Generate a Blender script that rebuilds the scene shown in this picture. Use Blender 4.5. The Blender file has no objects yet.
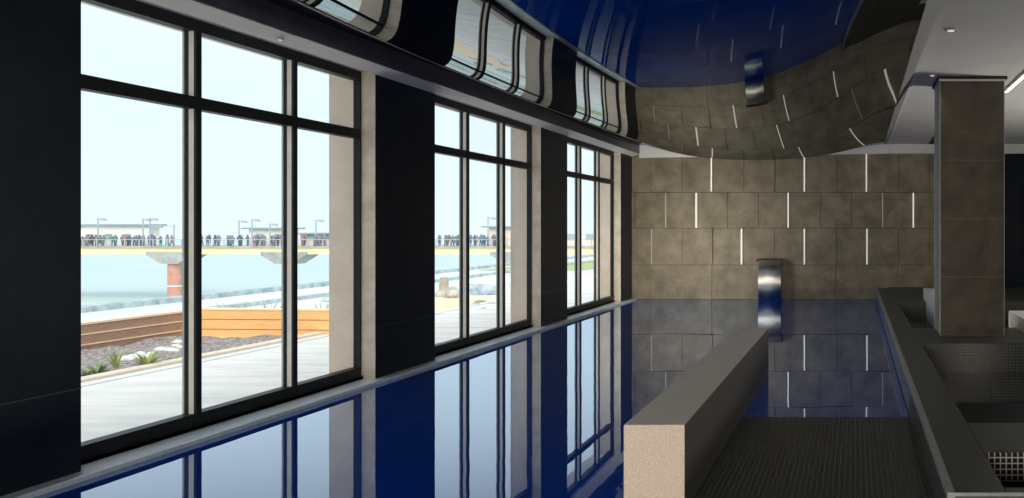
import bpy, bmesh, math, random
from mathutils import Vector, Matrix
random.seed(7)
col = bpy.context.scene.collection
PI = math.pi
F, CX, CY, H, D = 900.0, 855.0, 228.0, 1.4, 17.6     # focal length (px), vanishing point, eye height, depth of end wall

# ------------------------------------------------------------------ materials
def new_mat(name):
    m = bpy.data.materials.new(name); m.use_nodes = True
    nt = m.node_tree; nt.nodes.clear()
    out = nt.nodes.new('ShaderNodeOutputMaterial')
    return m, nt, out
def N(nt, t, **kw):
    n = nt.nodes.new(t)
    for k, v in kw.items():
        if k.startswith('i_'): n.inputs[k[2:].replace('_', ' ')].default_value = v
        else: setattr(n, k, v)
    return n
def L(nt, a, b): nt.links.new(a, b)
def math_n(nt, op, a, b=None, c=None):
    n = nt.nodes.new('ShaderNodeMath'); n.operation = op
    for i, v in enumerate((a, b, c)):
        if v is None: continue
        if isinstance(v, (int, float)): n.inputs[i].default_value = v
        else: nt.links.new(v, n.inputs[i])
    return n.outputs[0]
def rgb(c): return (c[0], c[1], c[2], 1)
def pbr(name, c1, c2=None, scale=8, rough=0.5, metal=0.0, bump=0.0, bscale=60, detail=6, emit=None, estr=0, spec=0.5, stretch=(1, 1, 1), lo=.35, hi=.65):
    m, nt, out = new_mat(name)
    p = N(nt, 'ShaderNodeBsdfPrincipled')
    p.inputs['Roughness'].default_value = rough; p.inputs['Metallic'].default_value = metal
    p.inputs['Specular IOR Level'].default_value = spec
    tc = N(nt, 'ShaderNodeTexCoord'); mp = N(nt, 'ShaderNodeMapping'); mp.inputs['Scale'].default_value = stretch
    L(nt, tc.outputs['Object'], mp.inputs['Vector'])
    if c2:
        nz = N(nt, 'ShaderNodeTexNoise'); nz.inputs['Scale'].default_value = scale; nz.inputs['Detail'].default_value = detail
        nz.inputs['Roughness'].default_value = .65
        cr = N(nt, 'ShaderNodeValToRGB')
        cr.color_ramp.elements[0].position = lo; cr.color_ramp.elements[1].position = hi
        cr.color_ramp.elements[0].color = rgb(c1); cr.color_ramp.elements[1].color = rgb(c2)
        L(nt, mp.outputs[0], nz.inputs['Vector']); L(nt, nz.outputs['Fac'], cr.inputs['Fac']); L(nt, cr.outputs['Color'], p.inputs['Base Color'])
    else: p.inputs['Base Color'].default_value = rgb(c1)
    if bump:
        nb = N(nt, 'ShaderNodeTexNoise'); nb.inputs['Scale'].default_value = bscale; nb.inputs['Detail'].default_value = 5
        b = N(nt, 'ShaderNodeBump'); b.inputs['Strength'].default_value = bump; b.inputs['Distance'].default_value = .01
        L(nt, mp.outputs[0], nb.inputs['Vector']); L(nt, nb.outputs['Fac'], b.inputs['Height']); L(nt, b.outputs[0], p.inputs['Normal'])
    if emit:
        p.inputs['Emission Color'].default_value = rgb(emit); p.inputs['Emission Strength'].default_value = estr
    L(nt, p.outputs[0], out.inputs['Surface'])
    return m
def mosaic(name, tile, tile2, grout, pitch=.025, gw=.16, rough=.3, bump=.5):
    m, nt, out = new_mat(name)
    p = N(nt, 'ShaderNodeBsdfPrincipled')
    geo = N(nt, 'ShaderNodeNewGeometry'); tc = N(nt, 'ShaderNodeTexCoord')
    sp = N(nt, 'ShaderNodeSeparateXYZ'); sn = N(nt, 'ShaderNodeSeparateXYZ')
    L(nt, tc.outputs['Object'], sp.inputs[0]); L(nt, geo.outputs['True Normal'], sn.inputs[0])
    mask = None
    for i in range(3):
        fr = math_n(nt, 'FRACT', math_n(nt, 'ADD', math_n(nt, 'DIVIDE', sp.outputs[i], pitch), 400.03))
        g = math_n(nt, 'LESS_THAN', fr, gw)
        k = math_n(nt, 'LESS_THAN', math_n(nt, 'ABSOLUTE', sn.outputs[i]), .6)
        v = math_n(nt, 'MULTIPLY', g, k)
        mask = v if mask is None else math_n(nt, 'MAXIMUM', mask, v)
    nz = N(nt, 'ShaderNodeTexNoise'); nz.inputs['Scale'].default_value = 9; L(nt, tc.outputs['Object'], nz.inputs['Vector'])
    wn = N(nt, 'ShaderNodeTexWhiteNoise'); sc = N(nt, 'ShaderNodeVectorMath', operation='SNAP')
    L(nt, tc.outputs['Object'], sc.inputs[0]); sc.inputs[1].default_value = (pitch, pitch, pitch); L(nt, sc.outputs[0], wn.inputs[0])
    mixv = math_n(nt, 'MULTIPLY', math_n(nt, 'ADD', nz.outputs['Fac'], wn.outputs[0]), .5)
    mx = N(nt, 'ShaderNodeMix', data_type='RGBA'); L(nt, mixv, mx.inputs[0]); mx.inputs[6].default_value = rgb(tile); mx.inputs[7].default_value = rgb(tile2)
    m2 = N(nt, 'ShaderNodeMix', data_type='RGBA'); L(nt, mask, m2.inputs[0]); L(nt, mx.outputs[2], m2.inputs[6]); m2.inputs[7].default_value = rgb(grout)
    L(nt, m2.outputs[2], p.inputs['Base Color'])
    L(nt, math_n(nt, 'ADD', math_n(nt, 'MULTIPLY', mask, .45), rough), p.inputs['Roughness'])
    b = N(nt, 'ShaderNodeBump'); b.invert = True; b.inputs['Strength'].default_value = bump; b.inputs['Distance'].default_value = .003
    L(nt, mask, b.inputs['Height']); L(nt, b.outputs[0], p.inputs['Normal'])
    L(nt, p.outputs[0], out.inputs['Surface'])
    return m

M = {}
M['tile'] = pbr('dark porcelain tile', (.165, .14, .095), (.30, .255, .175), 3.0, rough=.5, bump=.25, bscale=40, spec=.4)
M['tile_back'] = pbr('wall backing', (.03, .027, .02), rough=.8)
M['column'] = pbr('bronze brown stone', (.06, .048, .032), (.11, .088, .058), 4, rough=.5, bump=.1, spec=.3)
M['column_side'] = pbr('paler grey stone side', (.30, .30, .28), (.40, .40, .37), 4, rough=.5, spec=.3)  # window light on the column's left face put into a paler colour
M['joint'] = pbr('pale joint', (.22, .19, .15), rough=.6)
M['pier'] = pbr('navy black polished cladding', (.005, .010, .017), (.009, .016, .027), 5, rough=.45, spec=.2)
M['pier_joint'] = pbr('cladding joint', (.05, .06, .075), rough=.5)
M['plaster'] = pbr('pale stone reveal', (.50, .43, .34), (.68, .60, .49), 6, rough=.8, bump=.3, bscale=50)
M['stone_out'] = pbr('beige outdoor stone', (.60, .50, .42), (.68, .58, .49), 4, rough=.85)
M['frame'] = pbr('black window aluminium', (.006, .0075, .008), (.012, .014, .015), 20, rough=.5, spec=.25)
M['frame_lit'] = pbr('pale bronze aluminium', (.66, .60, .51), (.74, .68, .58), 12, rough=.4)  # lit look of the mullion sides put into the colour
M['frame_grey'] = pbr('grey aluminium', (.36, .38, .35), (.46, .47, .43), 12, rough=.5)
M['sill'] = pbr('wet pale blue grey stone', (.66, .76, .82), (.80, .88, .93), 14, rough=.25, bump=.1, bscale=30)
M['soffit'] = pbr('light grey painted plaster', (.72, .71, .68), (.78, .77, .74), 2, rough=.7)
M['soffit_left'] = pbr('warm grey painted plaster', (.84, .80, .74), (.92, .88, .82), 3, rough=.7)
M['lip'] = pbr('dark plum grey lip', (.050, .047, .058), (.07, .066, .078), 8, rough=.4)
M['lip_grey'] = pbr('mid grey lip', (.20, .20, .205), rough=.6)
M['lip_white'] = pbr('white edge bead', (.85, .85, .85), rough=.5)
M['navy'] = pbr('dark navy glass panel', (.004, .007, .013), (.008, .013, .022), 3, rough=.35, spec=.12)
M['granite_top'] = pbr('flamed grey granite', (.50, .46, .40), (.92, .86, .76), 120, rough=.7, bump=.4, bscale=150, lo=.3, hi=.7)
M['granite_front'] = pbr('warm flamed granite', (.56, .45, .355), (.86, .71, .58), 110, rough=.8, bump=.4, bscale=120, lo=.3, hi=.7)  # same granite, warm light on the bench front painted into the colour
M['granite_side'] = pbr('brown grey granite', (.07, .064, .052), (.17, .155, .13), 120, rough=.8, bump=.4, bscale=150, lo=.3, hi=.7)  # same granite, darkened to carry the shade on the bench sides
M['mosaic'] = mosaic('charcoal mosaic', (.006, .006, .0055), (.020, .020, .017), (.12, .12, .105), pitch=.03, gw=.22, rough=.32)
M['mosaic_rim'] = mosaic('charcoal mosaic rim', (.018, .018, .016), (.045, .044, .038), (.12, .12, .10), rough=.35)
M['mosaic_deep'] = mosaic('black mosaic basin lining', (.008, .009, .010), (.02, .021, .022), (.05, .05, .046), rough=.3)
M['mosaic_bright'] = mosaic('black mosaic with white joints', (.01, .01, .009), (.03, .028, .024), (.62, .58, .50), pitch=.03, gw=.22, rough=.25)  # pale joints stand for glints on the basin's far face
M['pool_tile'] = mosaic('deep blue pool mosaic', (.004, .02, .14), (.008, .04, .24), (.02, .06, .25), rough=.3)
M['steel'] = pbr('brushed stainless steel', (.72, .70, .66), (.85, .83, .80), 30, rough=.22, metal=1, stretch=(.2, 6, 6))
M['steel_dark'] = pbr('dark steel flange', (.10, .095, .085), rough=.4, metal=.8)
M['gutter'] = pbr('pale metal gutter edge', (.34, .36, .34), (.46, .48, .46), 30, rough=.35, metal=.2)
M['rim_face'] = pbr('wet blue grey rim face', (.10, .15, .26), (.20, .26, .38), 30, rough=.25)
M['white'] = pbr('white marble', (.90, .90, .87), (.95, .95, .92), 5, rough=.5)
M['black'] = pbr('matt black', (.01, .01, .01), rough=.6)
M['led'] = pbr('white light strip', (.8, .8, .8), rough=.5, emit=(1, .97, .88), estr=.5)
M['led_dim'] = pbr('dim light strip', (.35, .33, .28), rough=.5, emit=(1, .95, .85), estr=.12)
M['led_line'] = pbr('bright linear lamp', (.9, .9, .9), rough=.5, emit=(1, 1, 1), estr=1.6)
M['lamp_glass'] = pbr('downlight lens', (.5, .5, .5), rough=.2, emit=(1, .97, .9), estr=.6)
M['lamp_ring'] = pbr('downlight ring', (.42, .42, .42), rough=.5)
# outdoors
M['paving'] = pbr('pale concrete paving', (.76, .77, .76), (.92, .92, .90), 1.6, rough=.9, stretch=(.6, 3, 1))
M['paving_line'] = pbr('paving joint', (.48, .55, .58), rough=.9)
M['kerb'] = pbr('sandy kerb', (.80, .68, .56), (.9, .8, .68), 9, rough=.9)
M['quay'] = pbr('pale quay concrete', (.62, .72, .70), (.78, .84, .82), .8, rough=.9, stretch=(1, .2, 1))
M['soil'] = pbr('dark gravel soil', (.14, .12, .12), (.50, .46, .44), 22, rough=.95, bump=1, bscale=30)
M['sand'] = pbr('orange sand', (.85, .66, .42), (.95, .85, .68), 6, rough=.95)
M['timber'] = pbr('orange timber plank', (.90, .49, .19), (1.0, .60, .27), 5, rough=.8, stretch=(1, 6, 20))
M['timber_cap'] = pbr('pale timber edge', (.95, .78, .55), rough=.8)
M['timber_brown'] = pbr('weathered brown plank', (.36, .22, .16), (.52, .35, .27), 9, rough=.9, stretch=(4, 1, 16))
M['timber_dark'] = pbr('plank joint', (.45, .22, .08), rough=.9)
M['leaf'] = pbr('yellow green leaf', (.30, .38, .13), (.52, .60, .26), 8, rough=.7)
M['leaf_dark'] = pbr('olive leaf', (.18, .26, .12), (.34, .42, .22), 8, rough=.7)
M['rock'] = pbr('grey rock', (.34, .33, .31), (.72, .68, .62), 5, rough=.95, bump=.8, bscale=12)
M['rock_white'] = pbr('pale rock', (.66, .68, .68), (.9, .9, .88), 6, rough=.95, bump=.5, bscale=15)
M['rock_blue'] = pbr('blue grey rock', (.30, .38, .42), (.62, .70, .74), 4, rough=.95, bump=.5, bscale=10)
M['stump'] = pbr('brown wood stump', (.38, .30, .24), (.55, .46, .38), 8, rough=.95)
M['sea'] = pbr('pale hazy sea', (.50, .63, .67), (.56, .68, .71), .05, rough=1, stretch=(1, 6, 1), spec=0)
M['girder'] = pbr('cream yellow girder', (.90, .74, .40), (.98, .84, .52), .3, rough=.8)
M['crossbeam'] = pbr('grey concrete crosshead', (.34, .35, .33), (.52, .52, .48), .5, rough=.9)
M['pillar_red'] = pbr('red brown pier pillar', (.58, .24, .17), (.72, .40, .32), .5, rough=.9)
M['rail'] = pbr('grey railing', (.48, .52, .55), rough=.7)
M['hut'] = pbr('cream pavilion wall', (.88, .86, .76), (.96, .94, .86), .3, rough=.8)
M['hut_dark'] = pbr('pavilion opening', (.40, .46, .48), rough=.8)
M['hut_roof'] = pbr('grey flat roof', (.36, .42, .44), rough=.8)
M['hut_pink'] = pbr('pink pavilion wall', (.84, .66, .58), (.92, .78, .70), .4, rough=.8)
M['post'] = pbr('blue grey post', (.40, .48, .52), rough=.7)
for i, c in enumerate([(.16, .19, .26), (.26, .22, .24), (.34, .27, .30), (.20, .30, .40), (.30, .30, .30)]):
    M['cloth%d' % i] = pbr('clothing %d' % i, c, rough=.9)

_m = M['steel']; _nt = _m.node_tree; _p = [n for n in _nt.nodes if n.type == 'BSDF_PRINCIPLED'][0]
_t = _nt.nodes.new('ShaderNodeTangent'); _t.direction_type = 'RADIAL'; _t.axis = 'X'
_nt.links.new(_t.outputs[0], _p.inputs['Tangent']); _p.inputs['Anisotropic'].default_value = 1.0; _p.inputs['Anisotropic Rotation'].default_value = .25; _p.inputs['Roughness'].default_value = .5
# water: strong grazing reflection over saturated blue
def water_mat(name, blue, base_ref, emit=0.0, ripple=.02, tint=(1, 1, 1)):
    m, nt, out = new_mat(name)
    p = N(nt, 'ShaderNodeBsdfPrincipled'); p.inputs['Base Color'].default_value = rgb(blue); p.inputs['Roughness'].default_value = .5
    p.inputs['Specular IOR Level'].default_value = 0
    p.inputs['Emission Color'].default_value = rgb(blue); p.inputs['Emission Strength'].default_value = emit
    g = N(nt, 'ShaderNodeBsdfGlossy'); g.inputs['Roughness'].default_value = .0; g.inputs['Color'].default_value = rgb(tint)
    lw = N(nt, 'ShaderNodeLayerWeight'); lw.inputs['Blend'].default_value = .5
    mr = N(nt, 'ShaderNodeMapRange', interpolation_type='SMOOTHSTEP'); L(nt, lw.outputs['Facing'], mr.inputs['Value'])
    mr.inputs['From Min'].default_value = .60; mr.inputs['From Max'].default_value = .91; mr.inputs['To Min'].default_value = base_ref; mr.inputs['To Max'].default_value = .74
    fac = mr.outputs[0]
    tc = N(nt, 'ShaderNodeTexCoord'); mp = N(nt, 'ShaderNodeMapping'); mp.inputs['Scale'].default_value = (1.2, .8, 1)
    nz = N(nt, 'ShaderNodeTexNoise'); nz.inputs['Scale'].default_value = 1.3; nz.inputs['Detail'].default_value = 3
    b = N(nt, 'ShaderNodeBump'); b.inputs['Strength'].default_value = ripple; b.inputs['Distance'].default_value = .1
    L(nt, tc.outputs['Object'], mp.inputs['Vector']); L(nt, mp.outputs[0], nz.inputs['Vector']); L(nt, nz.outputs['Fac'], b.inputs['Height'])
    L(nt, b.outputs[0], g.inputs['Normal'])
    mx = N(nt, 'ShaderNodeMixShader'); L(nt, fac, mx.inputs[0]); L(nt, p.outputs[0], mx.inputs[1]); L(nt, g.outputs[0], mx.inputs[2])
    L(nt, mx.outputs[0], out.inputs['Surface'])
    return m
M['water'] = water_mat('deep blue pool water', (.0, .024, .19), .02, emit=.22, ripple=.009, tint=(.80, .90, 1.0))  # blue emission stands for light coming up from the lit basin
M['spa_water'] = water_mat('dark spa water', (.006, .010, .016), .03, emit=.0, ripple=.01)
# black mirror film of the ceiling
m, nt, out = new_mat('black high gloss stretch film')
g = N(nt, 'ShaderNodeBsdfGlossy'); g.inputs['Roughness'].default_value = .0; g.inputs['Color'].default_value = (.43, .45, .46, 1)
d = N(nt, 'ShaderNodeBsdfDiffuse'); d.inputs['Color'].default_value = (.004, .005, .007, 1)
mx = N(nt, 'ShaderNodeMixShader'); mx.inputs[0].default_value = .93
L(nt, d.outputs[0], mx.inputs[1]); L(nt, g.outputs[0], mx.inputs[2]); L(nt, mx.outputs[0], out.inputs['Surface'])
M['film'] = m
# clear glass
m, nt, out = new_mat('clear window glass')
t = N(nt, 'ShaderNodeBsdfTransparent'); t.inputs['Color'].default_value = (.97, .985, .985, 1)
g = N(nt, 'ShaderNodeBsdfGlossy'); g.inputs['Roughness'].default_value = .0
fr = N(nt, 'ShaderNodeFresnel'); fr.inputs['IOR'].default_value = 1.3
mx = N(nt, 'ShaderNodeMixShader')
L(nt, math_n(nt, 'MULTIPLY', fr.outputs[0], .05), mx.inputs[0]); L(nt, t.outputs[0], mx.inputs[1]); L(nt, g.outputs[0], mx.inputs[2]); L(nt, mx.outputs[0], out.inputs['Surface'])
M['glass'] = m

# ------------------------------------------------------------------ mesh helpers
class MB:
    def __init__(s): s.v = []; s.f = []; s.mi = []
    def poly(s, pts, mi=0):
        n = len(s.v); s.v += [tuple(p) for p in pts]; s.f.append(tuple(range(n, n + len(pts)))); s.mi.append(mi)
    def box(s, x0, x1, y0, y1, z0, z1, mi=0, faces=None):
        n = len(s.v)
        s.v += [(x, y, z) for z in (z0, z1) for y in (y0, y1) for x in (x0, x1)]
        Fs = [(0, 2, 3, 1), (4, 5, 7, 6), (0, 1, 5, 4), (2, 6, 7, 3), (0, 4, 6, 2), (1, 3, 7, 5)]  # -z +z -y +y -x +x
        for k, f in enumerate(Fs):
            s.f.append(tuple(n + i for i in f)); s.mi.append(mi if faces is None else faces[k])
        return s
    def prism(s, pts, a0, a1, axis='y', mi=0):
        """closed profile pts (2D) pushed from a0 to a1 along axis; y: pts=(x,z), x: pts=(y,z)"""
        n = len(s.v); k = len(pts)
        for a in (a0, a1):
            for p in pts: s.v.append((p[0], a, p[1]) if axis == 'y' else (a, p[0], p[1]) if axis == 'x' else (p[0], p[1], a))
        for i in range(k):
            j = (i + 1) % k; s.f.append((n + i, n + j, n + k + j, n + k + i)); s.mi.append(mi)
        s.f.append(tuple(range(n + k - 1, n - 1, -1))); s.mi.append(mi); s.f.append(tuple(range(n + k, n + 2 * k))); s.mi.append(mi)
        return s
    def cyl(s, x, y, z0, z1, r0, r1=None, seg=16, mi=0):
        r1 = r0 if r1 is None else r1
        n = len(s.v)
        for z, r in ((z0, r0), (z1, r1)):
            for i in range(seg): s.v.append((x + r * math.cos(2 * PI * i / seg), y + r * math.sin(2 * PI * i / seg), z))
        for i in range(seg):
            j = (i + 1) % seg; s.f.append((n + i, n + j, n + seg + j, n + seg + i)); s.mi.append(mi)
        s.f.append(tuple(range(n + seg - 1, n - 1, -1))); s.mi.append(mi); s.f.append(tuple(range(n + seg, n + 2 * seg))); s.mi.append(mi)
        return s
    def build(s, name, mats, parent=None, bevel=0, smooth=False, loc=(0, 0, 0)):
        me = bpy.data.meshes.new(name)
        me.from_pydata([(v[0] - loc[0], v[1] - loc[1], v[2] - loc[2]) for v in s.v], [], s.f)
        for m_ in (mats if isinstance(mats, (list, tuple)) else [mats]): me.materials.append(m_)
        for p, i in zip(me.polygons, s.mi): p.material_index = i; p.use_smooth = smooth
        bm = bmesh.new(); bm.from_mesh(me); bmesh.ops.recalc_face_normals(bm, faces=bm.faces); bm.to_mesh(me); bm.free()
        me.update()
        o = bpy.data.objects.new(name, me); col.objects.link(o); o.location = loc
        if parent: o.parent = parent; o.matrix_parent_inverse = Matrix.Identity(4)
        if parent: o.location = Vector(loc) - world_loc(parent)
        if bevel:
            b = o.modifiers.new('bevel', 'BEVEL'); b.width = bevel; b.segments = 2; b.limit_method = 'ANGLE'
        return o
def world_loc(o):
    v = Vector((0, 0, 0))
    while o: v += Vector(o.location); o = o.parent
    return v
def tag(o, label=None, cat=None, group=None, kind=None):
    if label: o['label'] = label
    if cat: o['category'] = cat
    if group: o['group'] = group
    if kind: o['kind'] = kind
    return o
def empty(name, loc=(0, 0, 0)):
    o = bpy.data.objects.new(name, None); col.objects.link(o); o.location = loc; o.empty_display_size = .1; return o
def struct(o, label, cat): return tag(o, label, cat, kind='structure')
def copy_tree(o, parent=None):
    c = o.copy(); col.objects.link(c)
    if parent: c.parent = parent
    for ch in [k for k in bpy.data.objects if k.parent == o]: copy_tree(ch, c)
    return c

# ------------------------------------------------------------------ the curved ceiling surface
PW = [(0, 0), (1, 0), (2, 0), (3, 0), (4, 0), (5, 0), (0, 1), (0, 2), (1, 1), (2, 1), (1, 2), (2, 2), (3, 1), (0, 3), (1, 3), (2, 3), (4, 1), (0, 4), (6, 0)]
CO = [2.45972, -0.02703, 0.31917, -0.1164, 0.54025, 0.041, 0.05678, 0.13927, -0.01013, -0.00329, 0.04628, -0.18638, 0.05767, 0.09073, 0.06167, 0.05587, -0.08575, 0.11535, -0.41351]
def film_raw(x, y):
    u, v = (x + 1.8) / 2.4, (y - 12) / 6
    return sum(c * u ** i * v ** j for c, (i, j) in zip(CO, PW))
def film_z(x, y):
    if y >= 4.6: return film_raw(x, y)
    return film_raw(x, 4.6) + (film_raw(x, 4.6) - film_raw(x, 5.0)) * (1 - math.exp(-(4.6 - y) / .8)) * .8 / .4
def film_edge(y):
    r = .316 + .039 * (min(max(y, 4), 17.6) - 5) / 12.6
    x = .5
    for _ in range(30): x = r * (film_z(x, y) - H)
    return x

XP, XW, XO = -4.36, -4.49, -4.78
Y0 = -4.0
wins = [(5.07, 8.18), (9.34, 12.49), (13.64, 16.75), (.80, 3.90), (-3.47, -.37)]
# ------------------------------------------------------------------ setting: left wall with piers
mb = MB()
edges_y = sorted(wins)
solid = []; y = Y0
for a, b in edges_y: solid.append((y, a)); y = b
solid.append((y, D + .1))
for a, b in solid:
    # main pier (dark inner face, stone reveals)
    mb.box(XW - .02, XP, a, b, -1.3, 3.2, faces=[0, 0, 1, 1, 0, 0])
    mb.box(XO, XW - .02, a, b, -1.3, 3.2, faces=[2, 2, 2, 2, 2, 0])
for a, b in edges_y:
    mb.box(XO, XP, a, b, 2.82, 3.2, mi=3)                      # head above the window
    mb.box(XO, XW + .02, a, b, -1.3, .055, mi=2)                # base below the window
struct(mb.build('wall_left', [M['pier'], M['plaster'], M['stone_out'], M['soffit_left']]),
       'window wall of dark navy piers with pale stone reveals along the pool', 'wall')
mb = MB()
for a, b in solid: mb.box(XP, XP + .003, a + .0, b, .495, .501)
struct(mb.build('trim_joint', M['pier_joint']), 'thin grey horizontal joint line low on the dark piers', 'trim')

# sill along the water
mb = MB(); mb.box(XO + .02, -4.27, Y0, D, -.2, .03)
struct(mb.build('trim_sill', M['sill'], bevel=.008), 'pale blue grey wet stone sill between windows and water', 'sill')

def window(n, a, b):
    root = empty('window_%d' % n, (XW, a, .06))
    w = (b - a) / 3
    zb, zt, ztr = .06, 2.825, 2.253
    f = MB()
    f.box(XW - .085, XW + .005, a, b, zb - .01, zb + .075); f.box(XW - .085, XW + .005, a, b, zt - .085, zt + .01)
    f.box(XW - .085, XW + .005, a, a + .03, zb, zt); f.box(XW - .06, XW + .005, b - .02, b, zb, zt)
    f.build('frame', M['frame'], root, bevel=.004)
    t_ = MB(); t_.box(XW - .08, XW + .004, a + .03, b - .02, ztr - .042, ztr + .042); t_.build('transom', M['frame'], root, bevel=.004)
    t_ = MB(); t_.box(XW - .012, XW + .02, a, b, zb - .03, zb); t_.build('bottom_rail', M['frame'], root)
    ym = [a, a + (b - a) * .3455, a + (b - a) * .6865, b]
    for k in (1, 2):
        y = ym[k]; z0, z1 = zb + .07, zt - .08
        m_ = MB(); m_.box(XW - .006, XW + .012, y - .025, y + .025, z0, z1); mo = m_.build('mullion', M['frame'], root)
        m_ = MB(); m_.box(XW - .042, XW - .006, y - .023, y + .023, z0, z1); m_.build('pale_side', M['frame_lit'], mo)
        m_ = MB(); m_.box(XW - .074, XW - .042, y - .021, y + .021, z0, z1); m_.build('gasket', M['frame'], mo)
        m_ = MB(); m_.box(XW - .088, XW - .074, y - .020, y + .020, z0, z1); m_.build('outer_cap', M['frame_grey'], mo)
    for k in range(3):
        y0, y1 = ym[k] + .015, ym[k + 1] - .015
        for z0, z1 in ((zb + .07, ztr - .03), (ztr + .03, zt - .08)):
            g_ = MB(); g_.poly([(XW - .055, y0, z0), (XW - .055, y1, z0), (XW - .055, y1, z1), (XW - .055, y0, z1)]); g_.build('glass_pane', M['glass'], root)
    return struct(root, ['large window nearest the camera showing the timber planter and pier', 'second window along the pool past the first dark pier',
                         'furthest narrow looking window beside the end wall', 'window beside the camera out of view', 'window behind the camera'][n - 1], 'window')
for i, (a, b) in enumerate(wins): window(i + 1, a, b)

# ------------------------------------------------------------------ end wall of tiles
wx = lambda px: (px - CX) / F * D
rows = [(0.0, .678), (.678, 1.396), (1.396, 2.096), (2.096, 3.1)]
jA = [wx(682 + 30.95 * k) for k in range(-2, 11)]; jB = [wx(666 + 30.9 * k) for k in range(-1, 11)]; jC = [wx(650 + 61.9 * k) for k in range(-1, 7)]
XR = wx(1003)
mb = MB(); mb.box(-4.6, XR, D + .04, D + .3, -1.3, 3.4, 1)
rr = random.Random(3)
strips_at = {3: [711.7, 804.5, 866.4], 2: [666, 696.5, 788.4, 882.5, 913.2], 1: [651.9, 741.7, 804.5, 866.9], 0: []}
for ri, (z0, z1) in enumerate(rows):
    js = [jC, jA, jB, jA][ri]
    xs = [-4.5] + [x for x in js if -4.4 < x < XR - .05] + [XR]
    for k in range(len(xs) - 1):
        x0, x1 = xs[k] + .004, xs[k + 1] - .004
        pl, pr = rr.uniform(0, .012), rr.choice([.0, .0, .012, .03, .045])
        if ri == 0: pr = rr.uniform(0, .008)
        za, zb = z0 + .004, z1 - .004
        yl, yr = D - pl, D - pr
        n = len(mb.v)
        mb.v += [(x0, yl, za), (x1, yr, za), (x1, yr, zb), (x0, yl, zb), (x0, D + .05, za), (x1, D + .05, za), (x1, D + .05, zb), (x0, D + .05, zb)]
        for f in ((0, 1, 2, 3), (1, 5, 6, 2), (4, 0, 3, 7), (3, 2, 6, 7), (4, 5, 1, 0)): mb.f.append(tuple(n + i for i in f)); mb.mi.append(0)
struct(mb.build('wall_back', [M['tile'], M['tile_back']]), 'end wall of large staggered brown grey stone tiles above the water', 'wall')
ordn = ['first', 'second', 'third', 'fourth', 'fifth']
rown = {3: 'top tile row', 2: 'second tile row', 1: 'third tile row'}
for ri, lst in strips_at.items():
    for k, px in enumerate(lst):
        dim = px in (666, 882.5, 651.9)
        x = wx(px); z0, z1 = rows[ri]
        mb = MB(); mb.box(x - (.008 if dim else .012), x + (.008 if dim else .012), D - .052, D + .02, z0 + .01, (z1 - .01) if ri < 3 else 2.86)
        tag(mb.build('light_strip', M['led_dim' if dim else 'led'], loc=(x, D - .02, z0)),
            '%s white vertical light strip, %s from left in %s' % ('dim' if dim else 'thin', ordn[k], rown[ri]), 'light strip', 'vertical light strips in the tiled end wall')
# dark blue glazed part of the end wall, right of the column, plus side and rear walls
mb = MB(); mb.box(XR, 6.4, D, D + .3, -1.3, 3.4)
for x in (3.3, 4.6): mb.box(x - .02, x + .02, D - .02, D, 0.2, 3.0)
mb.box(XR, 6.4, D - .015, D, 2.05, 2.09)
struct(mb.build('wall_glazed', M['navy']), 'dark navy panelled wall right of the stone column', 'wall')
mb = MB(); mb.box(6.2, 6.4, Y0, D, -1.3, 3.4)
struct(mb.build('wall_right', M['column']), 'brown side wall right of the spa pools', 'wall')
mb = MB(); mb.box(-4.8, 6.4, Y0 - .2, Y0, -1.3, 3.4)
struct(mb.build('wall_front', M['column']), 'brown wall behind the camera', 'wall')
mb = MB(); mb.box(-5.0, 6.5, Y0 - .3, D + .4, 3.5, 3.7)
struct(mb.build('roof', M['black']), 'roof slab over the pool hall', 'roof')

# ------------------------------------------------------------------ ceiling
mb = MB()
nx, ny = 72, 120
ys = [Y0 + .02 + (D - .04 - Y0) * j / ny for j in range(ny + 1)]
for y in ys:
    xe = film_edge(y)
    for i in range(nx + 1):
        x = -4.2 + (xe + 4.2) * i / nx
        mb.v.append((x, y, film_z(x, y)))
for j in range(ny):
    for i in range(nx):
        a = j * (nx + 1) + i; mb.f.append((a, a + 1, a + nx + 2, a + nx + 1)); mb.mi.append(0)
film = struct(mb.build('ceiling_film', M['film'], smooth=True), 'sagging black mirror gloss stretch ceiling reflecting the pool and windows', 'ceiling')
# left soffit: sloping underside and dark lip
mb = MB(); mb.prism([(-4.9, 2.825), (XW + .03, 2.825), (XP, 2.795), (-4.205, 2.85), (-4.205, 3.2), (-4.9, 3.2)], Y0, D)
struct(mb.build('ceiling_soffit_left', M['soffit_left']), 'narrow warm grey soffit above the windows', 'ceiling')
mb = MB(); mb.box(-4.215, -4.19, Y0, D, 2.845, 3.02)
struct(mb.build('trim_lip_left', M['lip'], bevel=.004), 'dark plum grey lip edging the glossy ceiling above the windows', 'trim')
# end trim closing the gap between tiles and film
mb = MB(); k = 60
for i in range(k):
    xa, xb = -4.2 + (4.84) * i / k, -4.2 + 4.84 * (i + 1) / k
    za, zb = [min(max(film_z(min(x, .55), D - .1) + .01, 2.80), 3.06) for x in (xa, xb)]
    ba, bb = [2.765 + .085 * (x + 4.2) / 4.8 for x in (xa, xb)]
    mb.poly([(xa, D - .10, ba), (xb, D - .10, bb), (xb, D - .10, max(zb, bb + .01)), (xa, D - .10, max(za, ba + .01))])
    mb.poly([(xa, D - .10, ba), (xb, D - .10, bb), (xb, D + .02, bb), (xa, D + .02, ba)])
struct(mb.build('trim_end', M['lip_white']), 'pale thin trim between the tiled end wall and the glossy ceiling', 'trim')
ZR = 3.03
mb = MB(); mb.box(.64, 6.3, Y0, D, ZR, 3.4)
struct(mb.build('ceiling', M['soffit']), 'flat light grey ceiling over the spa side', 'ceiling')
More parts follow.
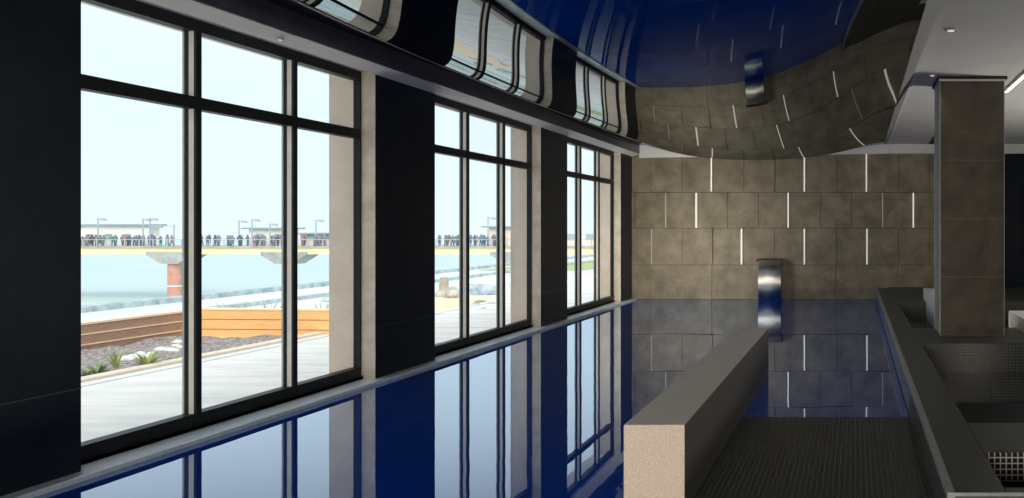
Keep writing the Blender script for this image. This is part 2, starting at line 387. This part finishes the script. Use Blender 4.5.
mb = MB(); mb.box(.64, 6.2, D - .10, D, 2.85, ZR + .01)
struct(mb.build('trim_bulkhead', M['soffit']), 'light grey bulkhead strip over the end wall on the spa side', 'trim')
mb = MB()
for j in range(ny):
    y0, y1 = ys[j], ys[j + 1]
    e0, e1 = film_edge(y0), film_edge(y1); z0, z1 = film_z(e0, y0), film_z(e1, y1)
    mb.poly([(e0, y0, z0 - .004), (e1, y1, z1 - .004), (.625, y1, ZR), (.625, y0, ZR)])
struct(mb.build('trim_lip_right', M['lip_grey']), 'mid grey sloping lip beside the flat ceiling', 'trim')
mb = MB(); mb.box(.618, .66, Y0, D - .1, ZR - .012, ZR + .01)
struct(mb.build('trim_bead', M['lip_white']), 'white bead along the edge of the flat ceiling', 'trim')

def downlight(x, y, z, lab, r=.05):
    t = empty('downlight', (x, y, z)); mb = MB(); mb.cyl(x, y, z - .014, z + .003, r, r + .008, 24); mb.build('ring', M['lamp_ring'], t)
    mb = MB(); mb.cyl(x, y, z - .018, z - .013, r * .6, seg=20); mb.build('lens', M['lamp_glass'], t)
    tag(t, lab, 'downlight')
downlight(.786, 7.37, ZR, 'round recessed downlight nearest the camera in the grey ceiling')
downlight(.82, 9.55, ZR, 'small recessed downlight just left of the stone column top', .035)
downlight(-4.28, 6.7, 2.815, 'small dark downlight in the soffit above the first window', .02)
t = empty('linear_lamp', (1.79, 8, ZR))
mb = MB(); mb.box(1.76, 1.82, 4.6, 10.7, ZR - .02, ZR + .002); mb.build('housing', M['lip_white'], t)
mb = MB(); mb.box(1.77, 1.81, 4.65, 10.66, ZR - .026, ZR - .019); mb.build('diffuser', M['led_line'], t)
tag(t, 'long white linear ceiling lamp right of the stone column', 'lamp')
t = empty('ceiling_vent', (1.85, 16.9, ZR))
mb = MB(); mb.box(1.40, 2.4, 15.7, 17.3, ZR - .015, ZR + .002); mb.build('frame', M['lip_grey'], t)
mb = MB(); mb.box(1.42, 2.38, 15.75, 17.25, ZR - .022, ZR - .012); mb.build('grille', M['black'], t)
tag(t, 'dark ceiling vent behind the top of the stone column', 'vent')

# ------------------------------------------------------------------ stone column
cx0, cx1, cy0, cy1 = .915, 1.605, 9.68, 10.34
t = empty('column', ((cx0 + cx1) / 2, (cy0 + cy1) / 2, .245))
mb = MB(); zs = [.25, .875, 1.50, 2.13, ZR - .05]
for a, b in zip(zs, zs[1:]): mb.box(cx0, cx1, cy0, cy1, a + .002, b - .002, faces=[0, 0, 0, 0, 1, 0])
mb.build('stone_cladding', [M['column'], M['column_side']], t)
mb = MB(); mb.box(cx0 + .004, cx1 - .004, cy0 + .004, cy1 - .004, .245, ZR - .02); mb.build('core', M['joint'], t)
mb = MB()
for x in (cx0, cx1):
    for y in (cy0, cy1): mb.box(x - .003, x + .003, y - .003, y + .003, .245, ZR - .05)
mb.build('corner_bead', M['gutter'], t)
mb = MB(); mb.box(cx0 - .03, cx1 + .03, cy0 - .03, cy1 + .03, ZR - .03, ZR + .002); mb.build('cap', M['black'], t)  # black strip stands for the shade between column and ceiling
mb = MB(); mb.box(cx0 - .012, cx1 + .012, cy0 - .012, cy1 + .012, ZR - .05, ZR - .03); mb.build('cap_bead', M['lip_white'], t)
struct(t, 'square brown stone column standing on the spa wall', 'column')

# ------------------------------------------------------------------ pool
ZC = .245
mb = MB(); mb.box(-4.27, .41, Y0, D + .03, -1.3, -1.2); mb.box(-4.30, -4.268, Y0, D, -1.3, -.02)
struct(mb.build('floor_pool', M['pool_tile']), 'deep blue tiled pool basin under the water', 'pool')
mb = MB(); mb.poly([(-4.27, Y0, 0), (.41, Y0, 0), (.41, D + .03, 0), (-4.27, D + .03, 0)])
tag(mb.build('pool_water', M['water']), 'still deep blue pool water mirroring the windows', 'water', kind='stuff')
mb = MB(); mb.box(-.84, .41, Y0, 6.63, -1.2, .008)
struct(mb.build('floor_ledge', M['mosaic'], bevel=.004), 'charcoal mosaic ledge at water level right of the granite bench', 'floor')
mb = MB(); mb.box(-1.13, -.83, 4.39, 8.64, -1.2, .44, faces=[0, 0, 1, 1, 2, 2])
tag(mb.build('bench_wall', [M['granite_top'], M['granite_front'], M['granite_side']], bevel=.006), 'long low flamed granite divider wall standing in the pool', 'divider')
# curb between pool and spa
mb = MB(); mb.box(.41, .66, 3.92, 17.2, -1.2, ZC); mb.box(.41, 6.2, Y0, 3.92, -1.2, .008)
mb.box(.66, 6.2, 3.92, 4.01, -1.2, ZC)
mb.box(.66, 6.2, 4.68, 5.34, -1.2, ZC); mb.box(.66, 6.2, 9.04, 10.4, -1.2, ZC)
mb.box(.66, 6.2, 14.05, D, -1.2, ZC); mb.box(3.6, 6.2, 4.01, 14.05, -1.2, ZC)
struct(mb.build('floor_spa_deck', M['mosaic_rim'], bevel=.006), 'raised charcoal mosaic rims around the spa basins', 'floor')
mb = MB(); mb.box(.402, .414, 6.63, 17.2, .02, ZC - .03, 1); mb.box(.402, .414, 3.92, 6.63, .01, ZC - .03, 2); mb.box(.402, .436, 3.915, 17.2, ZC - .03, ZC + .004, 0); mb.box(.402, 3.6, 3.914, 3.924, ZC - .012, ZC + .003, 0)
struct(mb.build('trim_gutter', [M['gutter'], M['rim_face'], M['mosaic']]), 'pale metal edge strip along the pool side of the spa rim', 'trim')
mb = MB()
mb.box(.66, .668, 4.01, 14.05, -.9, ZC - .01); mb.box(.66, 3.6, 9.03, 9.04, -.9, ZC - .01); mb.box(.66, 3.6, 14.04, 14.05, -.9, ZC - .01)
mb.box(.66, 3.6, 4.01, 14.05, -1.2, -.9)
struct(mb.build('floor_spa_basin', M['mosaic']), 'black mosaic lining inside the spa basins', 'floor')
mb = MB()
for a, b in ((5.34, 9.03), (10.4, 14.04)): mb.poly([(.668, a, -.05), (3.6, a, -.05), (3.6, b, -.05), (.668, b, -.05)])
mb.poly([(.668, 4.01, -.05), (3.6, 4.01, -.05), (3.6, 4.68, -.05), (.668, 4.68, -.05)])
tag(mb.build('spa_water', M['spa_water']), 'dark still water in the spa basins', 'water', kind='stuff')
mb = MB(); mb.box(.668, 3.6, 5.34, 7.4, -.6, -.035)
struct(mb.build('floor_spa_step', M['navy'], bevel=.005), 'dark submerged step inside the middle spa basin', 'step')
mb = MB(); mb.box(.69, 3.6, 4.655, 4.68, .09, ZC - .01)
struct(mb.build('trim_mosaic_band', M['mosaic_bright']), 'glinting black and white mosaic band inside the nearest spa basin', 'trim')
# white plinths
mb = MB(); mb.box(1.11, 1.72, 10.42, 14.6, -.04, .43)
tag(mb.build('plinth', M['white'], bevel=.008), 'white marble plinth left of and behind the stone column', 'plinth')
mb = MB(); mb.box(1.86, 3.4, 9.06, 10.9, .2, .40)
tag(mb.build('plinth', M['white'], bevel=.008), 'white marble plinth right of the stone column', 'plinth')

# ------------------------------------------------------------------ waterfall spout
t = empty('waterfall_spout', (-1.63, 17.4, 0))
prof = []
for i in range(17):                                   # front skin from wall, over the crest and down to the water
    a = i / 16
    ang = math.radians(118 - 128 * a)
    prof.append((17.36 - .30 * math.sin(max(0, math.radians(8 + 150 * a))) , .745 - .76 * a ** 1.15))
front = [(17.58, .70), (17.50, .745), (17.42, .765), (17.33, .762), (17.25, .735), (17.18, .68), (17.13, .60), (17.10, .50), (17.09, .40), (17.09, .30), (17.10, .20), (17.12, .10), (17.15, 0.0), (17.18, -.1)]
back = [(y + .03, z - .004) if z < .6 else (y + .01, z - .03) for y, z in front][::-1]
def dense(pts, k=4):
    out_ = []
    for i in range(len(pts) - 1):
        p0, p1, p2, p3 = pts[max(i - 1, 0)], pts[i], pts[i + 1], pts[min(i + 2, len(pts) - 1)]
        for q in range(k):
            u = q / k
            out_.append(tuple(.5 * (2 * p1[c] + (p2[c] - p0[c]) * u + (2 * p0[c] - 5 * p1[c] + 4 * p2[c] - p3[c]) * u * u + (3 * p1[c] - p0[c] - 3 * p2[c] + p3[c]) * u ** 3) for c in (0, 1)))
    return out_ + [pts[-1]]
fr_ = dense(front); mb = MB(); n = len(fr_)
for x in (-1.84, -1.41):
    for p in fr_: mb.v.append((x, p[0], p[1]))
for i in range(n - 1): mb.f.append((i, i + 1, n + i + 1, n + i)); mb.mi.append(0)
o = mb.build('blade', M['steel'], t, smooth=True)
sm = o.modifiers.new('thickness', 'SOLIDIFY'); sm.thickness = .012; sm.offset = -1
mb = MB(); mb.box(-1.90, -1.40, 17.33, 17.60, .755, .80); mb.prism([(17.30, .79), (17.36, .80), (17.36, .76), (17.31, .75)], -1.90, -1.40, axis='x')
mb.build('mounting_flange', M['steel_dark'], t, bevel=.006)
mb = MB(); mb.box(-1.80, -1.45, 17.26, 17.59, -.1, .66); mb.build('body', M['steel_dark'], t)
tag(t, 'curved stainless steel waterfall spout on the tiled end wall', 'waterfall')

# ------------------------------------------------------------------ outdoors
def gz(px, py, h=1.5): d_ = h * F / (py - CY); return ((px - CX) / F * d_, d_)
mb = MB(); mb.box(-7.5, XO + .01, -6, 60, -.3, -.1)
struct(mb.build('ground_path', M['paving']), 'pale concrete path outside the windows', 'path')
mb = MB()
for x in (-7.32,): mb.box(x, x + .03, -6, 60, -.1, -.096)
for y in (13.5, 15.6, 17.8, 20.5): mb.box(-7.3, XO, y, y + .03, -.1, -.096)
struct(mb.build('trim_paving_joint', M['paving_line']), 'grey joint lines in the outdoor path', 'trim')
mb = MB(); mb.box(-7.66, -7.5, -6, 14.2, -.3, -.07)
struct(mb.build('trim_kerb', M['kerb'], bevel=.01), 'sandy kerb between the path and the planting bed', 'kerb')
mb = MB(); n = 40; rr = random.Random(5)
for j in range(n + 1):
    for i in range(13):
        x = -9.58 + (9.58 - 7.66) * i / 12; y = 5 + 7.7 * j / n
        mb.v.append((x, y, -.135 + rr.uniform(-.02, .04)))
for j in range(n):
    for i in range(12):
        a = j * 13 + i; mb.f.append((a, a + 1, a + 14, a + 13)); mb.mi.append(0)
tag(mb.build('gravel_soil', M['soil']), 'dark gravelly soil of the planting bed beside the path', 'soil', kind='stuff')
mb = MB(); mb.box(-14.2, -7.5, -6, 90, -.5, -.16)
struct(mb.build('ground_quay', M['quay']), 'pale quay surface between the path and the sea', 'ground')
mb = MB(); mb.box(-14.5, -14.2, -6, 90, -11, -.05); mb.box(-12.2, -12.0, -6, 90, -.3, -.08)
struct(mb.build('trim_quay_edge', M['rock_blue']), 'grey quay edge kerb along the sea', 'kerb')
mb = MB(); mb.poly([(-9.4, 14.6, -.15), (-7.5, 14.2, -.15), (-7.3, 17.0, -.094), (-7.8, 20, -.15), (-9.6, 20.5, -.15)])
tag(mb.build('sand_patch', M['sand']), 'orange sand patch beside the path seen through the second window', 'sand', kind='stuff')
mb = MB(); mb.poly([(-13.8, 33, -.15), (-10, 33, -.15), (-10, 40, -.15), (-13.8, 42, -.15)])
tag(mb.build('grass', M['leaf']), 'strip of green grass beyond the furthest window', 'grass', kind='stuff')
mb = MB(); mb.poly([(-900, -200, -9.8), (-14.4, -200, -9.8), (-14.4, 900, -9.8), (-900, 900, -9.8)]); mb.poly([(-14.4, 92, -9.8), (300, 92, -9.8), (300, 900, -9.8), (-14.4, 900, -9.8)])
tag(mb.build('sea_water', M['sea']), 'pale hazy sea beyond the quay', 'sea', kind='stuff')

# timber planter walls
def plank_wall(name, p0, p1, z0, z1, n, mats, label):
    t = empty(name, (p0[0], p0[1], z0))
    dv = Vector((p1[0] - p0[0], p1[1] - p0[1])); ln = dv.length; dv.normalize(); nv = Vector((-dv.y, dv.x)) * .04
    h = (z1 - z0) / n
    def slab(mb, a, b, th, s0=0.0, s1=1.0):
        q0 = Vector(p0[:2]) + dv * ln * s0; q1 = Vector(p0[:2]) + dv * ln * s1
        nn = nv * th
        mb.prism([(q0.x - nn.x, q0.y - nn.y), (q1.x - nn.x, q1.y - nn.y), (q1.x + nn.x, q1.y + nn.y), (q0.x + nn.x, q0.y + nn.y)], a, b, axis='z')
    for i in range(n):
        mb = MB(); slab(mb, z0 + h * i + .006, z0 + h * (i + 1) - .006, 1); mb.build('plank', mats[0], t)
    mb = MB(); slab(mb, z0, z1 - .01, .7); mb.build('backing', mats[1], t)
    mb = MB(); slab(mb, z1 - .006, z1 + .02, 1.3); mb.build('capping', mats[2], t)
    if 'brown' in label:
        for i in range(1, n):
            mb = MB(); slab(mb, z0 + h * i - .004, z0 + h * i + .012, 1.25); mb.build('pale_batten', mats[2], t)
    for s_ in (0.0, .985):
        mb = MB(); slab(mb, z0 - .05, z1 + .01, 1.2, s_, s_ + .015); mb.build('end_post', mats[0], t)
    tag(t, label, 'planter wall')
plank_wall('timber_wall', (-9.62, 12.95), (-7.05, 12.75), -.19, .235, 3, [M['timber'], M['timber_dark'], M['timber_cap']], 'bright orange horizontal plank wall of the raised planter')
plank_wall('timber_wall', (-9.72, 7.0), (-9.62, 12.86), -.19, .20, 3, [M['timber_brown'], M['timber_dark'], M['timber_cap']], 'weathered brown plank wall left of the orange planter wall')

def rock(x, y, z, s, mat, label, group=None, sz=(1, 1, .7), seed=0):
    bm = bmesh.new(); bmesh.ops.create_icosphere(bm, subdivisions=2, radius=1)
    r_ = random.Random(seed)
    for v in bm.verts:
        k = 1 + r_.uniform(-.2, .15); v.co = Vector((v.co.x * sz[0] * k, v.co.y * sz[1] * k, (v.co.z if v.co.z > -.5 else -.5) * sz[2] * k)) * s
    me = bpy.data.meshes.new('rock'); bm.to_mesh(me); bm.free(); me.materials.append(mat)
    o = bpy.data.objects.new('rock', me); col.objects.link(o); o.location = (x, y, z + .45 * s * sz[2])
    tag(o, label, 'rock', group)
r5 = random.Random(11)
for k in range(16):
    px = 128 + k * 3.6 + r5.uniform(-2, 2); py = 356 - k * .9 + r5.uniform(-3.5, 3.5)
    x, y = gz(px, py, 1.5)
    rock(x, min(y, 12.7), -.17, r5.uniform(.05, .09), M['rock_white'], 'pale stone in the row of stones in the planting bed by the brown wall', 'pale stones lining the planting bed', seed=k)
for k, (px, py, s_, mt, lab, sz) in enumerate([
    (453, 298, .22, 'rock', 'rounded pale boulder beside the brown stump', (1, 1, .8)),
    (486, 294, .30, 'rock_blue', 'blue grey low boulder seen in the second window middle pane', (1.2, 1, .6)),
    (472, 291, .16, 'rock_blue', 'small blue grey rock left of the low boulder', (1, 1, .8)),
    (441, 297, .16, 'rock', 'small grey rock at the foot of the brown stump', (1, 1, .7)),
    (475, 307, .10, 'rock', 'small stone on the path, leftmost of four', (1, 1, .7)),
    (483, 311, .09, 'rock', 'small stone on the path, nearest of four', (1, 1, .6)),
    (491, 306, .10, 'rock', 'small stone on the path, rightmost of four', (1, 1, .6)),
    (481, 304, .12, 'leaf_dark', 'mossy green stone on the path, furthest of four', (1.2, 1, .5)),
    (330, 301, .14, 'rock_blue', 'blue grey rock behind the right end of the orange wall', (1.6, 1, .5))]):
    x, y = gz(px, py, 1.55); rock(x, y, -.16, s_, M[mt], lab, sz=sz, seed=30 + k)
x, y = gz(444, 290, 1.55)
mb = MB(); mb.cyl(x, y, -.17, .14, .12, .10, 12); mb.cyl(x, y, .14, .17, .10, .08, 12)
tag(mb.build('tree_stump', M['stump'], loc=(x, y, -.16)), 'short brown wooden stump seen at the left of the second window', 'stump')

def plant(x, y, z, h, n, mat, label, spread=.6, wid=.02, seed=0, group=None):
    r_ = random.Random(seed); mb = MB()
    for k in range(n):
        a = r_.uniform(0, 2 * PI); l = h * r_.uniform(.6, 1.1); sp = spread * r_.uniform(.3, 1) * h
        w = wid; pts = []
        for s_ in (0, .35, .7, 1.0):
            cxp = x + math.cos(a) * sp * s_ ** 1.4; cyp = y + math.sin(a) * sp * s_ ** 1.4; cz = z + l * (s_ - .25 * s_ * s_ * spread)
            ww = w * (1 - s_ * .9)
            pts.append(((cxp - math.sin(a) * ww, cyp + math.cos(a) * ww, cz), (cxp + math.sin(a) * ww, cyp - math.cos(a) * ww, cz)))
        n0 = len(mb.v)
        for p in pts: mb.v += [p[0], p[1]]
        for i in range(3): b = n0 + 2 * i; mb.f.append((b, b + 1, b + 3, b + 2)); mb.mi.append(0)
    tag(mb.build('leafy_plant', mat, loc=(x, y, z)), label, 'plant', group)
for k, (px, py, h_, n_, mt, lab, sp, w_) in enumerate([
    (116, 366, .30, 16, 'leaf', 'spiky yellow green plant in the bed before the brown wall', .55, .016),
    (147, 366, .24, 60, 'leaf', 'bushy yellow green plant in the bed right of the spiky plant', .7, .022),
    (98, 372, .20, 40, 'leaf_dark', 'low olive plant at the left of the planting bed', 1.0, .02),
    (108, 380, .10, 40, 'leaf', 'creeping green plant at the kerb below the spiky plant', 1.6, .02),
    (86, 374, .14, 30, 'leaf_dark', 'low dark plant beside the pier at the left of the bed', 1.0, .02)]):
    x, y = gz(px, py, 1.5); plant(x, y, -.16, h_, n_, M[mt], lab, sp, w_, k)
for k, (px, h_, lab) in enumerate([(229, .34, 'thin shrub poking above the left half of the orange wall'), (268, .36, 'wide shrub poking above the orange wall beside the mullion'),
                              (322, .36, 'shrub poking above the right end of the orange wall'), (246, .26, 'low sprig above the orange wall between two shrubs')]):
    x, y = (px - CX) / F * 13.6, 13.6
    plant(x, y, -.16, h_ + .16, 46, M['leaf_dark'], lab, .75, .02, 20 + k)

# ---- pier out at sea
DP = 140.0; K = DP / F
PX = lambda px: (px - CX) * K
PZ = lambda py: H + (CY - py) * K
PB = lambda px: (px - CX) / F * (DP + 2)
x0, x1 = PX(-60), PX(640)
t = empty('sea_pier', (PX(250), DP, -9.8))
mb = MB(); mb.box(x0, x1, DP, DP + 8, PZ(254.3), PZ(247.6)); mb.build('girder', M['girder'], t)
mb = MB(); mb.box(x0, x1, DP - .3, DP + 8.3, PZ(247.7), PZ(246.3)); mb.build('deck', M['crossbeam'], t)
for px in (171, 285, 400, 514, 628):
    x = PX(px)
    mb = MB(); mb.prism([(x - 3.5, PZ(255)), (x - 1.3, PZ(263.5)), (x + 1.3, PZ(264)), (x + 3.5, PZ(255)), (x + 3.5, PZ(252)), (x - 3.5, PZ(252))], DP - .5, DP + 3); mb.build('crosshead', M['crossbeam'], t)
    if px in (171,):
        mb = MB(); mb.cyl(x, DP + .9, -10.5, PZ(263), 1.0, 1.0, 20); mb.build('pillar', M['pillar_red'], t, smooth=False)
        mb = MB(); mb.cyl(x, DP + .9, PZ(287), PZ(285.5), 1.06, 1.06, 20); mb.build('pillar_band', M['rock_white'], t)
mb = MB()
mb.box(x0, x1, DP + .1, DP + .18, PZ(246.3) + 1.0, PZ(246.3) + 1.1)
xx = x0
while xx < x1: mb.box(xx, xx + .12, DP + .08, DP + .2, PZ(246.4), PZ(246.3) + 1.1); xx += 2.2
mb.build('railing', M['rail'], t)
tag(t, 'long cream concrete pier crossing the sea beyond the windows', 'pier')
ZD = PZ(246.3)
def pavilion(pa, pb, top, d0, mat, lab, roof=True, over=6, holes=True):
    xa, xb = [(q_ - CX) / F * (DP + d0) for q_ in (pa, pb)]; zt = PZ(top)
    t = empty('pavilion', ((xa + xb) / 2, DP + d0, ZD))
    mb = MB(); mb.box(xa, xb, DP + d0, DP + d0 + 2.2, ZD, zt); mb.build('wall', mat, t)
    if roof:
        mb = MB(); mb.box(xa - over * K, xb + over * K, DP + d0 - .6, DP + d0 + 2.6, zt, zt + .25); mb.build('roof', M['hut_roof'], t)
    if holes:
        q = xa + 1.2
        while q + 1.4 < xb:
            mb = MB(); mb.box(q, q + 1.2, DP + d0 - .05, DP + d0 + .1, ZD + .9, ZD + 1.9); mb.build('window', M['hut_dark'], t); q += 3.0
    tag(t, lab, 'pavilion')
pavilion(60, 149, 225.5, 5.0, M['hut'], 'long cream flat roofed pavilion on the pier, leftmost')
pavilion(249, 290, 229.2, 5.0, M['hut'], 'cream pavilion with grey overhanging roof on the pier, in the middle pane')
pavilion(300, 372, 234.5, 5.0, M['hut_pink'], 'low pinkish pavilion on the pier by the stone reveal', over=1)
pavilion(489, 512, 227.6, 5.0, M['hut_pink'], 'pink pavilion with wide grey roof seen in the second window', over=6)
pavilion(560, 640, 236.5, 5.0, M['hut_pink'], 'pinkish building seen in the furthest window', roof=False)
for k, (px, top, lab) in enumerate([(98, 218.5, 'tall lamp post over the left pavilion'), (143, 219, 'first of two lamp posts at the right end of the left pavilion'), (150, 218.5, 'second of two lamp posts at the right end of the left pavilion'),
    (239, 221, 'lamp post left of the middle pavilion'), (252, 219.5, 'lamp post over the left end of the middle pavilion'), (270, 224, 'short lamp post on the right of the middle pavilion'), (316, 220, 'lamp post over the pinkish pavilion'), (488, 217.5, 'lamp post over the pavilion in the second window')]):
    t = empty('lamp_post', (PB(px), DP + 2, ZD))
    mb = MB(); mb.cyl(PB(px), DP + 2, ZD, PZ(top), .12, .09, 8); mb.build('pole', M['post'], t)
    mb = MB(); mb.box(PB(px) - .1, PB(px) + 1.0, DP + 1.9, DP + 2.1, PZ(top) - .1, PZ(top) + .08); mb.box(PB(px) + .5, PB(px) + 1.2, DP + 1.8, DP + 2.2, PZ(top) - .3, PZ(top) - .08); mb.build('lamp_head', M['post'], t)
    tag(t, lab, 'lamp post')
t = empty('sign_board', (PB(157), DP + 2, ZD))
mb = MB(); mb.box(PB(151), PB(162), DP + 2, DP + 2.2, PZ(228), PZ(224.5)); mb.build('panel', M['hut_roof'], t)
mb = MB(); mb.cyl(PB(152), DP + 2.1, ZD, PZ(225), .1, .1, 8); mb.build('pole', M['post'], t)
mb = MB(); mb.box(PB(162), PB(175), DP + 2.05, DP + 2.15, PZ(226.5), PZ(225.8)); mb.cyl(PB(173.5), DP + 2.1, ZD, PZ(224.5), .1, .1, 8); mb.build('arm', M['post'], t)
tag(t, 'grey sign board on a pole at the right end of the left pavilion', 'sign')

# people on the pier: one continuous skinned body per pose
def person_mesh(arms, stride, name):
    me = bpy.data.meshes.new(name)
    J = {'pel': (0, 0, .95, .15), 'ch': (0, 0, 1.32, .17), 'nk': (0, 0, 1.48, .065), 'hd': (0, 0, 1.62, .11), 'ht': (0, 0, 1.70, .08),
         'sl': (-.19, 0, 1.42, .07), 'sr': (.19, 0, 1.42, .07), 'el': (-.25 - arms * .1, arms * -.12, 1.14, .05), 'er': (.25, arms * -.2, 1.14, .05),
         'wl': (-.24, arms * -.3 - .05, .9 + arms * .25, .035), 'wr': (.26, -.05 - arms * .3, .9 + arms * .4, .035),
         'hl': (-.1, 0, .88, .10), 'hr': (.1, 0, .88, .10), 'kl': (-.11, -stride * .5, .48, .07), 'kr': (.11, stride * .3, .48, .07),
         'al': (-.11, -stride, .07, .045), 'ar': (.11, stride, .07, .045), 'tl': (-.11, -stride - .14, .03, .035), 'tr': (.11, stride - .14, .03, .035)}
    E_ = [('pel', 'ch'), ('ch', 'nk'), ('nk', 'hd'), ('hd', 'ht'), ('ch', 'sl'), ('ch', 'sr'), ('sl', 'el'), ('sr', 'er'), ('el', 'wl'), ('er', 'wr'),
          ('pel', 'hl'), ('pel', 'hr'), ('hl', 'kl'), ('hr', 'kr'), ('kl', 'al'), ('kr', 'ar'), ('al', 'tl'), ('ar', 'tr')]
    ks = list(J); me.from_pydata([J[k][:3] for k in ks], [(ks.index(a), ks.index(b)) for a, b in E_], [])
    o = bpy.data.objects.new(name, me); col.objects.link(o)
    o.modifiers.new('s', 'SKIN')
    for i, k in enumerate(ks):
        sv = me.skin_vertices[0].data[i]; sv.radius = (J[k][3], J[k][3]); sv.use_root = (k == 'pel')
    dg = bpy.context.evaluated_depsgraph_get(); dg.update()
    res = bpy.data.meshes.new_from_object(o.evaluated_get(dg))
    bpy.data.objects.remove(o)
    for p in res.polygons: p.use_smooth = True
    return res
poses = [(0, .05), (.6, .12), (1.0, .05), (.2, .22)]
bodies = []
for c in range(5):
    for (a, s_) in poses:
        me = person_mesh(a, s_, 'person'); me.materials.clear(); me.materials.append(M['cloth%d' % c]); bodies.append((me, c))
desc = ['dark navy', 'dark plum', 'dull red', 'blue', 'grey']
rp = random.Random(21)
spots = [82 + 90 * rp.random() for _ in range(34)] + [199 + 84 * rp.random() for _ in range(30)] + [296 + 38 * rp.random() for _ in range(10)] + \
        [437 + 26 * rp.random() for _ in range(12)] + [470 + 30 * rp.random() for _ in range(16)]
placed = []
for px in spots:
    me, c = rp.choice(bodies)
    for _ in range(30):
        yy = DP + rp.uniform(.8, 4.4); xx_ = (px - CX) / F * yy
        if all(math.hypot(xx_ - q[0], yy - q[1]) > .9 for q in placed): break
        px += rp.uniform(-2, 2)
    placed.append((xx_, yy))
    o = bpy.data.objects.new('person', me); col.objects.link(o)
    s_ = rp.uniform(.92, 1.08)
    o.location = ((px - CX) / F * yy, yy, ZD); o.rotation_euler = (0, 0, rp.uniform(0, 2 * PI)); o.scale = (s_, s_, s_)
    where = 'before the left pavilion' if px < 180 else 'beside the middle pavilion' if px < 290 else 'before the low pinkish pavilion' if px < 400 else 'seen through the second window'
    tag(o, 'distant person in %s, in the crowd %s' % (desc[c], where), 'person', 'crowd of people on the pier')

# ------------------------------------------------------------------ light
w = bpy.data.worlds.new('sky'); bpy.context.scene.world = w; w.use_nodes = True
nt = w.node_tree; nt.nodes.clear()
out = N(nt, 'ShaderNodeOutputWorld'); bg = N(nt, 'ShaderNodeBackground'); tc = N(nt, 'ShaderNodeTexCoord'); sp = N(nt, 'ShaderNodeSeparateXYZ')
cr = N(nt, 'ShaderNodeValToRGB'); e = cr.color_ramp.elements
e[0].position = 0; e[0].color = (.78, .90, .98, 1); e[1].position = .5; e[1].color = (.90, .965, 1.0, 1)
x_ = cr.color_ramp.elements.new(.12); x_.color = (.76, .895, .97, 1)
nz = N(nt, 'ShaderNodeTexNoise'); nz.inputs['Scale'].default_value = 3; nz.inputs['Detail'].default_value = 4
L(nt, tc.outputs['Generated'], sp.inputs[0]); L(nt, tc.outputs['Generated'], nz.inputs['Vector'])
L(nt, math_n(nt, 'ADD', sp.outputs[2], math_n(nt, 'MULTIPLY', math_n(nt, 'SUBTRACT', nz.outputs['Fac'], .5), .12)), cr.inputs['Fac'])
L(nt, cr.outputs['Color'], bg.inputs['Color']); bg.inputs['Strength'].default_value = 1.15
L(nt, bg.outputs[0], out.inputs['Surface'])
def area(name, loc, target, size, energy, color):
    l = bpy.data.lights.new(name, 'AREA'); l.energy = energy; l.size = size; l.color = color; l.shape = 'DISK'
    o = bpy.data.objects.new(name, l); col.objects.link(o); o.location = loc
    o.rotation_euler = (Vector(target) - Vector(loc)).to_track_quat('-Z', 'Y').to_euler()
    return o
a_ = area('rear_hall_lamp', (-.6, -3.2, 1.0), (-2.6, 14, .3), 1.9, 62, (1, .93, .82)); a_.data.spread = math.radians(75)  # added fill light behind the camera, without a fixture
area('wall_washer', (-3.0, 14.2, .75), (-3.4, 17.6, 1.1), 1.2, 21, (1, .91, .76)).data.spread = math.radians(95)  # added low fill for the end wall, turned away from the camera
area('column_washer', (1.3, 8.0, .02), (1.28, 9.68, .75), .5, 1.6, (1, .9, .74))  # added fill for the lower column front, no fixture
sl = bpy.data.lights.new('sun', 'SUN'); sl.energy = 2.2; sl.angle = math.radians(50); sl.color = (1, .95, .86)
so = bpy.data.objects.new('sun', sl); col.objects.link(so); so.rotation_euler = Vector((-.22, .75, -.6)).to_track_quat('-Z', 'Y').to_euler()
area('spa_uplighter', (5.5, 10.9, .45), (2.6, 10.2, 3.0), 1.0, 170, (1, .96, .88))  # unseen fill put in to brighten the flat ceiling
for x, y in ((.786, 7.37), (.82, 9.55), (3.6, 7.4), (3.6, 12)):  # first two sit in modelled downlights, the other two are added fill
    l = bpy.data.lights.new('downlight_lamp', 'SPOT'); l.energy = 4; l.spot_size = 1.7; l.spot_blend = .8; l.shadow_soft_size = .05; l.color = (1, .9, .75)
    o = bpy.data.objects.new('downlight_lamp', l); col.objects.link(o); o.location = (x, y, ZR - .04)

l = bpy.data.lights.new('pool_downlight', 'SPOT'); l.energy = 38; l.spot_size = .55; l.spot_blend = .9; l.shadow_soft_size = .12; l.color = (1, .88, .72)  # added fill spot aimed at the bench front, no fixture there
o = bpy.data.objects.new('pool_downlight', l); col.objects.link(o); o.location = (-1.3, .6, 2.3); o.rotation_euler = (Vector((-1.0, 5.0, .3)) - o.location).to_track_quat('-Z', 'Y').to_euler()
# ------------------------------------------------------------------ camera
cam = bpy.data.cameras.new('camera'); co = bpy.data.objects.new('camera', cam); col.objects.link(co)
co.location = (0, 0, H); co.rotation_euler = (PI / 2, 0, 0)
cam.sensor_fit = 'HORIZONTAL'; cam.sensor_width = 36; cam.lens = 36 * F / 1024
cam.shift_x = -(CX - 512) / 1024; cam.shift_y = (CY - 249) / 1024
cam.clip_end = 3000; cam.clip_start = .05
sc = bpy.context.scene; sc.camera = co
sc.view_settings.view_transform = 'Standard'; sc.view_settings.look = 'None'; sc.view_settings.exposure = 0; sc.view_settings.gamma = 1
sc.cycles.use_denoising = True; sc.cycles.max_bounces = 12; sc.cycles.glossy_bounces = 8; sc.cycles.transparent_max_bounces = 12; sc.cycles.diffuse_bounces = 5
sc.cycles.sample_clamp_indirect = 4
